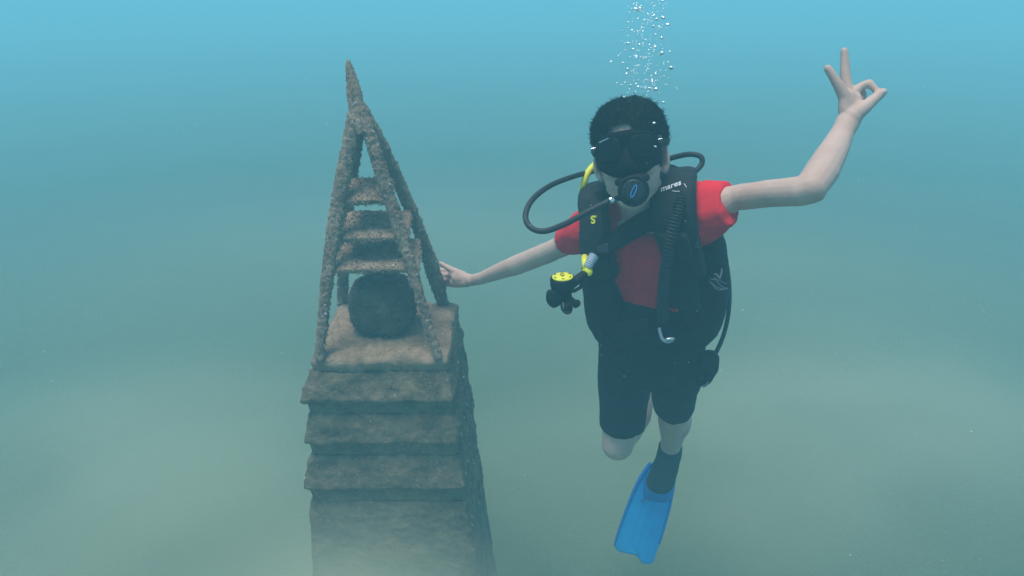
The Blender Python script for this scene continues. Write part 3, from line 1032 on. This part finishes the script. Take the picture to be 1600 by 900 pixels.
# chest strap
obj('chest_strap', cushion([((930, 392, 1.775), 0.022, 0.008, UP), ((962, 376, 1.755), 0.024, 0.008, UP), ((995, 354, 1.735), 0.026, 0.009, UP), ((1025, 342, 1.71), 0.030, 0.009, UP), ((1052, 350, 1.69), 0.034, 0.010, UP)], amp=0.0015), M_black, vest)
# side bladders and the padded waist
obj('bladder', cushion([((938, 395, 1.90), 0.040, 0.050, TX), ((940, 440, 1.89), 0.045, 0.060, TX), ((950, 490, 1.93), 0.055, 0.065, TX), ((968, 525, 1.98), 0.052, 0.055, TX), ((985, 545, 2.02), 0.035, 0.035, TX)], e=0.85), M_black, vest)
obj('bladder', cushion([((1092, 350, 1.86), 0.045, 0.045, TX), ((1098, 395, 1.82), 0.058, 0.055, TX), ((1099, 445, 1.84), 0.062, 0.062, TX), ((1092, 495, 1.89), 0.062, 0.062, TX), ((1074, 528, 1.96), 0.048, 0.050, TX), ((1055, 545, 2.01), 0.030, 0.030, TX)], e=0.85), M_black, vest)
obj('waist_band', cushion([((948, 508, 1.92), 0.055, 0.020, UP), ((985, 505, 1.885), 0.058, 0.020, UP), ((1020, 503, 1.875), 0.060, 0.020, UP), ((1055, 500, 1.875), 0.060, 0.020, UP), ((1092, 495, 1.90), 0.055, 0.020, UP)]), M_black, vest)
# inner edges hanging beside the belly
obj('front_flap', cushion([((1060, 400, 1.775), 0.034, 0.016, TX), ((1066, 440, 1.79), 0.040, 0.018, TX), ((1068, 480, 1.82), 0.048, 0.020, TX)]), M_panel, vest)
# back plate and air tank behind
g = Geo()
tk0, tk1 = P(1005, 320, 2.08), P(1030, 500, 2.36)
obj('back_pad', cushion([((1005, 320, 1.99), 0.10, 0.020, TX), ((1012, 400, 2.05), 0.12, 0.024, TX), ((1018, 500, 2.13), 0.11, 0.022, TX)]), M_black, vest)
g = Geo()
g.cap(tk0, 0.075, tk1, 0.082, 32)
obj('air_tank', g, M_grey, vest)
# ribbed inflator hose
path = [P(1070, 296, 1.665), P(1060, 330, 1.650), P(1048, 375, 1.665), P(1040, 425, 1.715), P(1036, 470, 1.77), P(1036, 502, 1.825)]
tmp = Geo()
def spline(pts, n):
    out = []
    m = len(pts)
    for i in range(m - 1):
        p0, p1, p2, p3 = pts[max(i - 1, 0)], pts[i], pts[i + 1], pts[min(i + 2, m - 1)]
        for k in range(n):
            t = k / n
            out.append(0.5 * ((2 * p1) + (p2 - p0) * t + (2 * p0 - 5 * p1 + 4 * p2 - p3) * t * t + (3 * p1 - p0 - 3 * p2 + p3) * t ** 3))
    out.append(pts[-1])
    return out
NR = 46 * 4
g = Geo()
g.tube(path, lambda t: 0.0125 + 0.0028 * math.cos(2 * math.pi * 46 * t), n=16, sub=60)
obj('ribbed_hose', g, M_hose, vest)
g = Geo()
g.cap(P(1036, 500, 1.82), 0.015, P(1037, 520, 1.835), 0.014, 16)
obj('inflator', g, M_rubber, vest)
g = Geo()
g.tube([P(1030, 512, 1.805), P(1032, 522, 1.805), P(1036, 531, 1.805), P(1044, 534, 1.805), P(1052, 531, 1.805)], 0.0042, n=8)
ho = obj('steel_hook', g, M_grey, vest)
g = Geo()
g.cap(P(1043, 530, 1.797), 0.0052, P(1051, 529, 1.797), 0.0052, 10)
obj('button', g, M_steel, ho)
# webbing, slide buckles and the waist clip
for pts, hw in (([(936, 300, 1.762), (938, 345, 1.748), (942, 392, 1.763), (952, 428, 1.802)], 0.011), ([(1076, 296, 1.672), (1078, 335, 1.658), (1082, 385, 1.695), (1090, 428, 1.742)], 0.012)):
    g = Geo()
    g.loft([(P(*q), hw, 0.0030, TX) for q in pts], n=16, e=0.4)
    st = obj('webbing', g, M_short, vest)
    g = Geo()
    g.loft([(P(pts[2][0], pts[2][1] - 12, pts[2][2] - 0.006), 0.015, 0.004, TX), (P(pts[2][0], pts[2][1] + 4, pts[2][2] - 0.004), 0.016, 0.004, TX)], n=16, e=0.4)
    obj('slide_buckle', g, M_face, st)
g = Geo()
g.loft([(P(945, 514, 1.885), 0.022, 0.003, UP), (P(985, 512, 1.858), 0.022, 0.003, UP), (P(1030, 511, 1.848), 0.022, 0.003, UP), (P(1075, 507, 1.855), 0.022, 0.003, UP)], n=16, e=0.4)
st = obj('waist_webbing', g, M_short, vest)
g = Geo()
g.loft([(P(990, 512, 1.846), 0.020, 0.008, UP), (P(1000, 512, 1.842), 0.024, 0.010, UP), (P(1014, 511, 1.842), 0.022, 0.009, UP)], n=16, e=0.5)
obj('waist_clip', g, M_rubber, st)
g = Geo()
g.loft([(P(1050, 366, 1.668), 0.034, 0.007, TX), (P(1054, 384, 1.685), 0.037, 0.010, TX), (P(1060, 405, 1.705), 0.034, 0.007, TX)], n=28, e=0.45)
obj('chest_pocket', g, M_panel, vest)
# printed marks
def print_on(text, px, py, size, mat, name, parent, surf, shear=0.0, bold=0.0, roll=0.0, squash=1.0):
    cu = bpy.data.curves.new(name, 'FONT')
    cu.body = text
    cu.size = size
    cu.shear = shear
    cu.offset = bold
    cu.extrude = 0.0006
    cu.align_x = 'CENTER'
    cu.align_y = 'CENTER'
    cu.resolution_u = 6
    to = bpy.data.objects.new('tmp', cu)
    COL.objects.link(to)
    dg = bpy.context.evaluated_depsgraph_get()
    dg.update()
    me = bpy.data.meshes.new_from_object(to.evaluated_get(dg))
    bpy.data.objects.remove(to)
    bvh = BVHTree.FromPolygons([v.co for v in surf.data.vertices], [tuple(p.vertices) for p in surf.data.polygons])
    ray = (P(px, py, 1) - CAM).normalized()
    hit, nn, _, _ = bvh.ray_cast(CAM, ray)
    if hit is None:
        hit, nn = P(px, py, 1.65), -FW
    nn = (nn - FW * 0.8).normalized()
    right = (RT * math.cos(roll) + UP * math.sin(roll))
    right = (right - nn * right.dot(nn)).normalized()
    upv = nn.cross(right)
    bm = bmesh.new()
    bm.from_mesh(me)
    bmesh.ops.subdivide_edges(bm, edges=[e for e in bm.edges if e.calc_length() > size * 0.15], cuts=2)
    for v in bm.verts:
        q = hit + right * v.co.x * squash + upv * v.co.y
        h2, _, _, _ = bvh.ray_cast(q + nn * 0.05, -nn)
        q2 = h2 if h2 is not None else q
        v.co = q2 + nn * (0.0018 + v.co.z)
    bm.to_mesh(me)
    bm.free()
    return obj(name, me, mat, parent, smooth=False)
print_on('mares', 1048, 291, 0.022, M_white, 'white_lettering', prr, prr, shear=0.12, bold=0.0003, roll=0.05, squash=0.90)
print_on('S', 927, 344, 0.026, M_yellow, 'yellow_letter', pl, pl, bold=0.0009, roll=0.12)
print_on('x', 931, 338, 0.010, M_yellow, 'yellow_mark', pl, pl, bold=0.0003)
g = Geo()
bv = BVHTree.FromPolygons([v.co for v in prr.data.vertices], [tuple(p.vertices) for p in prr.data.polygons])
def hitp(x, y, off=0.0015, bv_=None):
    ray = (P(x, y, 1) - CAM).normalized()
    h_, n_, _, _ = (bv_ or bv).ray_cast(CAM, ray)
    return (h_ if h_ is not None else P(x, y, 1.66)) - ray * off
for seg in ([(1050, 298), (1057, 299), (1062, 299)], [(1069, 287), (1073, 293)]):
    g.tube([hitp(*q) for q in seg], 0.0009, n=6, sub=3)
obj('white_swoosh', g, M_white, prr)
# second low pressure hose arching behind the head to the vest
g = Geo()
g.tube([P(1000, 262, 1.93), P(1030, 254, 1.88), P(1052, 246, 1.84), P(1078, 241, 1.80), P(1095, 245, 1.79), P(1096, 257, 1.79), P(1084, 270, 1.785), P(1066, 288, 1.76)], 0.0068, n=12)
obj('inflator_hose', g, M_hose, vest)
# loose cord net and ring on the side pocket
bo = vest.children[5] if len(vest.children) > 5 else prr
bvb = BVHTree.FromPolygons([v.co for v in bo.data.vertices], [tuple(p.vertices) for p in bo.data.polygons])
g = Geo()
for seg in ([(1108, 440), (1118, 447), (1130, 452), (1137, 450)], [(1110, 436), (1122, 438), (1136, 444)], [(1112, 442), (1120, 452), (1132, 453)], [(1116, 434), (1126, 446), (1138, 452)]):
    g.tube([hitp(x, y, 0.003, bvb) for x, y in seg], 0.0011, n=6, sub=4)
obj('cord_net', g, M_hose2, vest)
g = Geo()
g.tube([hitp(x, y, 0.004, bvb) for x, y in ((1116, 428), (1121, 430), (1124, 436), (1127, 428), (1128, 420))], 0.0024, n=8, sub=4)
obj('d_ring', g, M_hose2, vest)

# ---------------------------------------------------------------- spare regulator hanging at his side
octo = thing('spare_regulator', P(878, 450, 1.72), 'spare regulator with a round yellow cover hanging on a yellow hose', 'regulator')
OC = P(879, 434, 1.71)
oz = (UP * 0.90 - FW * 0.40 - RT * 0.05).normalized()
ox = (RT + UP * 0.06)
ox = (ox - oz * ox.dot(oz)).normalized()
oy = oz.cross(ox)
OMt = Matrix((ox, oy, oz)).transposed()
def O(x, y, z):
    return OC + OMt @ Vector((x, y, z))
def odisc(prof, n=40):
    return Geo().rings([[O(r * math.cos(2 * math.pi * j / n), r * math.sin(2 * math.pi * j / n), z) for j in range(n)] for r, z in prof])
obj('housing', odisc([(0.020, -0.040), (0.026, -0.032), (0.0295, -0.018), (0.0295, -0.002), (0.028, 0.001), (0.0255, 0.0015), (0.010, 0.001)]), M_rubber, octo)
oc = obj('yellow_cover', odisc([(0.0245, 0.0), (0.0248, 0.0035), (0.022, 0.005), (0.010, 0.006), (0.002, 0.0062)]), M_yellow, octo)
for k in range(6):
    a = 2 * math.pi * k / 6 + 0.5
    g = Geo()
    g.tube([O(0.020 * math.cos(a + t), 0.020 * math.sin(a + t), 0.0056) for t in (-0.15, 0, 0.15)], 0.0013, n=6, sub=3)
    obj('slot', g, M_rubber, oc)
g = Geo()
g.tube([O(0.005 * math.cos(u), 0.004 + 0.005 * math.sin(u), 0.0066) for u in (0.3, 1.2, 2.2, 3.2, 4.0)] + [O(0.004, -0.003, 0.0066), O(-0.003, -0.006, 0.0066)], 0.0009, n=6, sub=3)
obj('emblem', g, M_face, oc)
g = Geo()
g.loft([(O(-0.020, -0.010, -0.026), 0.018, 0.014), (O(-0.022, -0.016, -0.046), 0.020, 0.013), (O(-0.012, -0.016, -0.062), 0.015, 0.008)], side=RT, n=20)
obj('exhaust_tee', remesh(g.mesh(), 0.003, 2), M_rubber, octo)
g = Geo()
g.cap(O(0.006, -0.010, -0.036), 0.013, O(0.012, -0.012, -0.062), 0.011)
obj('mouthpiece', g, M_rubber, octo)
g = Geo()
g.tube([P(878, 474, 1.70), P(878, 482, 1.70), P(884, 489, 1.70), P(891, 488, 1.70), P(893, 480, 1.70), P(889, 472, 1.70)], 0.0028, n=8, closed=False)
g.ell(P(887, 480, 1.705), (0.010, 0.006, 0.012))
obj('bite_piece', g, M_rubber, octo)
g = Geo()
g.ell(P(901, 474, 1.715), (0.010, 0.008, 0.010))
g.cap(P(893, 468, 1.715), 0.007, P(899, 478, 1.715), 0.006)
obj('clip', remesh(g.mesh(), 0.0025, 1), M_rubber, octo)
g = Geo()
g.cap(P(893, 444, 1.72), 0.0115, P(915, 427, 1.735), 0.0105, 16)
obj('valve_arm', g, M_rubber, octo)
g = Geo()
g.cap(P(897, 455, 1.72), 0.0042, P(907, 449, 1.73), 0.0042, 10)
g.cap(P(907, 449, 1.73), 0.0042, P(911, 433, 1.735), 0.0042, 10)
obj('bracket', g, M_rubber, octo)
g = Geo()
g.loft([(P(914, 419, 1.735), 0.010, 0.010), (P(918, 425, 1.735), 0.0125, 0.011), (P(918, 431, 1.735), 0.008, 0.008)], n=16)
obj('yellow_collar', g, M_yellow, octo)
g = Geo()
g.tube([P(918, 418, 1.735), P(923, 408, 1.735), P(928, 400, 1.74)], lambda t: 0.0105 + 0.0018 * math.cos(2 * math.pi * 9 * t), n=16, sub=30)
obj('ribbed_sleeve', g, material('pale_grey_plastic', (0.50, 0.55, 0.62), 0.5, var=0.1), octo)
g = Geo()
g.tube([P(956, 250, 1.90), P(934, 255, 1.86), P(920, 268, 1.84), P(912, 288, 1.84), P(910, 312, 1.87), P(915, 350, 1.90), P(914, 395, 1.82), P(914, 408, 1.755), P(916, 420, 1.738)], 0.0085, n=12)
obj('yellow_hose', g, M_yellow, octo)

# ---------------------------------------------------------------- gauge console at the hip
con = thing('gauge_console', P(1105, 575, 1.95), 'black gauge console on a thin hose hanging at the hip beside the shorts', 'gauge')
g = Geo()
g.tube([P(1120, 380, 1.90), P(1134, 410, 1.87), P(1139.5, 450, 1.87), P(1138, 490, 1.89), P(1130, 525, 1.92), P(1118, 552, 1.94), P(1108, 565, 1.95)], 0.0058, n=12)
obj('hose', g, material('blue_black_hose', (0.012, 0.030, 0.045), 0.45, var=0.2), con)
g = Geo()
g.loft([(P(1110, 548, 1.945), 0.016, 0.014), (P(1109, 560, 1.95), 0.026, 0.018), (P(1106, 575, 1.955), 0.028, 0.020), (P(1099, 590, 1.96), 0.025, 0.018), (P(1094, 603, 1.965), 0.014, 0.012)], n=24)
obj('case', displace(remesh(g.mesh(), 0.004, 2), lambda p, n: 0.002 * fbm(p, 40, 2)), M_rubber, con)
for (x, y) in ((1110, 566), (1100, 590)):
    g = Geo()
    c0 = P(x, y, 1.937)
    g.cap(c0, 0.0150, c0 + FW * 0.004, 0.0160, 20, rnd=False)
    obj('dial', g, M_lens, con)
g = Geo()
g.tube([P(1110, 580, 1.945), P(1107, 592, 1.945), P(1104, 601, 1.95), P(1096, 604, 1.95)], 0.0022, n=8)
obj('lanyard', g, M_grey, con)

# ---------------------------------------------------------------- bubbles rising from the regulator
rb = random.Random(5)
big = [(996, 15, 4), (1022, 24, 3.5), (1035, 27, 4), (1026, 30, 4.4), (1037, 28, 4), (1021, 41, 4.2), (1044, 38, 4), (1034, 59, 4.2), (1034, 83, 5.6), (1049, 106, 5), (1025, 139, 4.8), (1037, 160, 3), (982, 68, 3.6), (989, 77, 3.4), (1000, 70, 3.4), (994, 88, 3.4), (981, 108, 3.4), (979, 115, 2.8), (985, 133, 3.2), (997, 135, 2.6), (975, 151, 2.6), (1003, 43, 3), (974, 98, 2.6), (1025, 115, 2.4), (1019, 127, 2.4), (1024, 73, 2.6), (1022, 192, 3.2), (1024, 229, 3.0), (993, 14, 5), (1001, 13, 4), (955, 96, 2.2), (988, 47, 3)]
bub = None
for i, (x, y, r) in enumerate(big):
    dd = 1.60 + rb.uniform(-0.06, 0.08) if y < 150 else 1.545
    c = P(x, y, dd)
    if bub is None:
        g = Geo()
        g.ell((0, 0, 0), (1, 1, 0.72), nu=20, nv=12)
        bub = obj('bubble', g, M_bubble, None)
        o = bub
    else:
        o = bub.copy()
        COL.objects.link(o)
    o.location = c
    rr = px2m(r * 0.8, dd)
    o.scale = (rr * rb.uniform(0.9, 1.3), rr, rr * rb.uniform(0.8, 1.0))
    o.rotation_euler = (rb.uniform(-.4, .4), rb.uniform(-.4, .4), 0)
    tag(o, 'bright air bubble rising above the head of the diver', 'bubble', 'air bubbles rising above the diver')
bub.data.name = 'bubble'
special = {(1034, 83): 'large bright bubble in the right half of the rising stream', (1049, 106): 'lone bright bubble at the right edge of the rising stream', (1025, 139): 'bright bubble just above the crown of the hair', (1037, 160): 'small bubble beside the right top of the hair', (1022, 192): 'bubble in front of the dark hair', (1024, 229): 'bubble clinging in front of the right end of the mask', (955, 96): 'faint bubble alone left of the rising stream', (975, 151): 'small bubble just left of the top of the hair'}
for o, (x, y, r) in zip([q for q in sc.objects if q.name.split('.')[0] == 'bubble'], big):
    if (x, y) in special:
        o['label'] = special[(x, y)]
g = Geo()
for _ in range(480):
    y = rb.uniform(-60, 150)
    x = 1008 + rb.gauss(0, 19) + (8 if y < 60 else 0) * rb.uniform(-1, 1)
    dd = 1.62 + rb.uniform(-0.09, 0.09)
    g.ell(P(x, y, dd), px2m(rb.choice((0.5, 0.7, 0.9, 1.2, 1.6)), dd), nu=8, nv=5)
tag(obj('fine_bubbles', g, M_bubble), 'fine fizz of tiny bubbles streaming up from the regulator', 'bubbles', kind='stuff')
# specks drifting in the water
g = Geo()
for _ in range(900):
    dd = rb.uniform(0.55, 3.2)
    g.ell(P(rb.uniform(-60, 1660), rb.uniform(-60, 960), dd), rb.choice((0.0003, 0.0004, 0.0005, 0.0007)) * (0.6 + 0.4 * dd), nu=6, nv=4)
tag(obj('drifting_specks', g, M_speck), 'tiny pale specks drifting everywhere in the water', 'specks', kind='stuff')
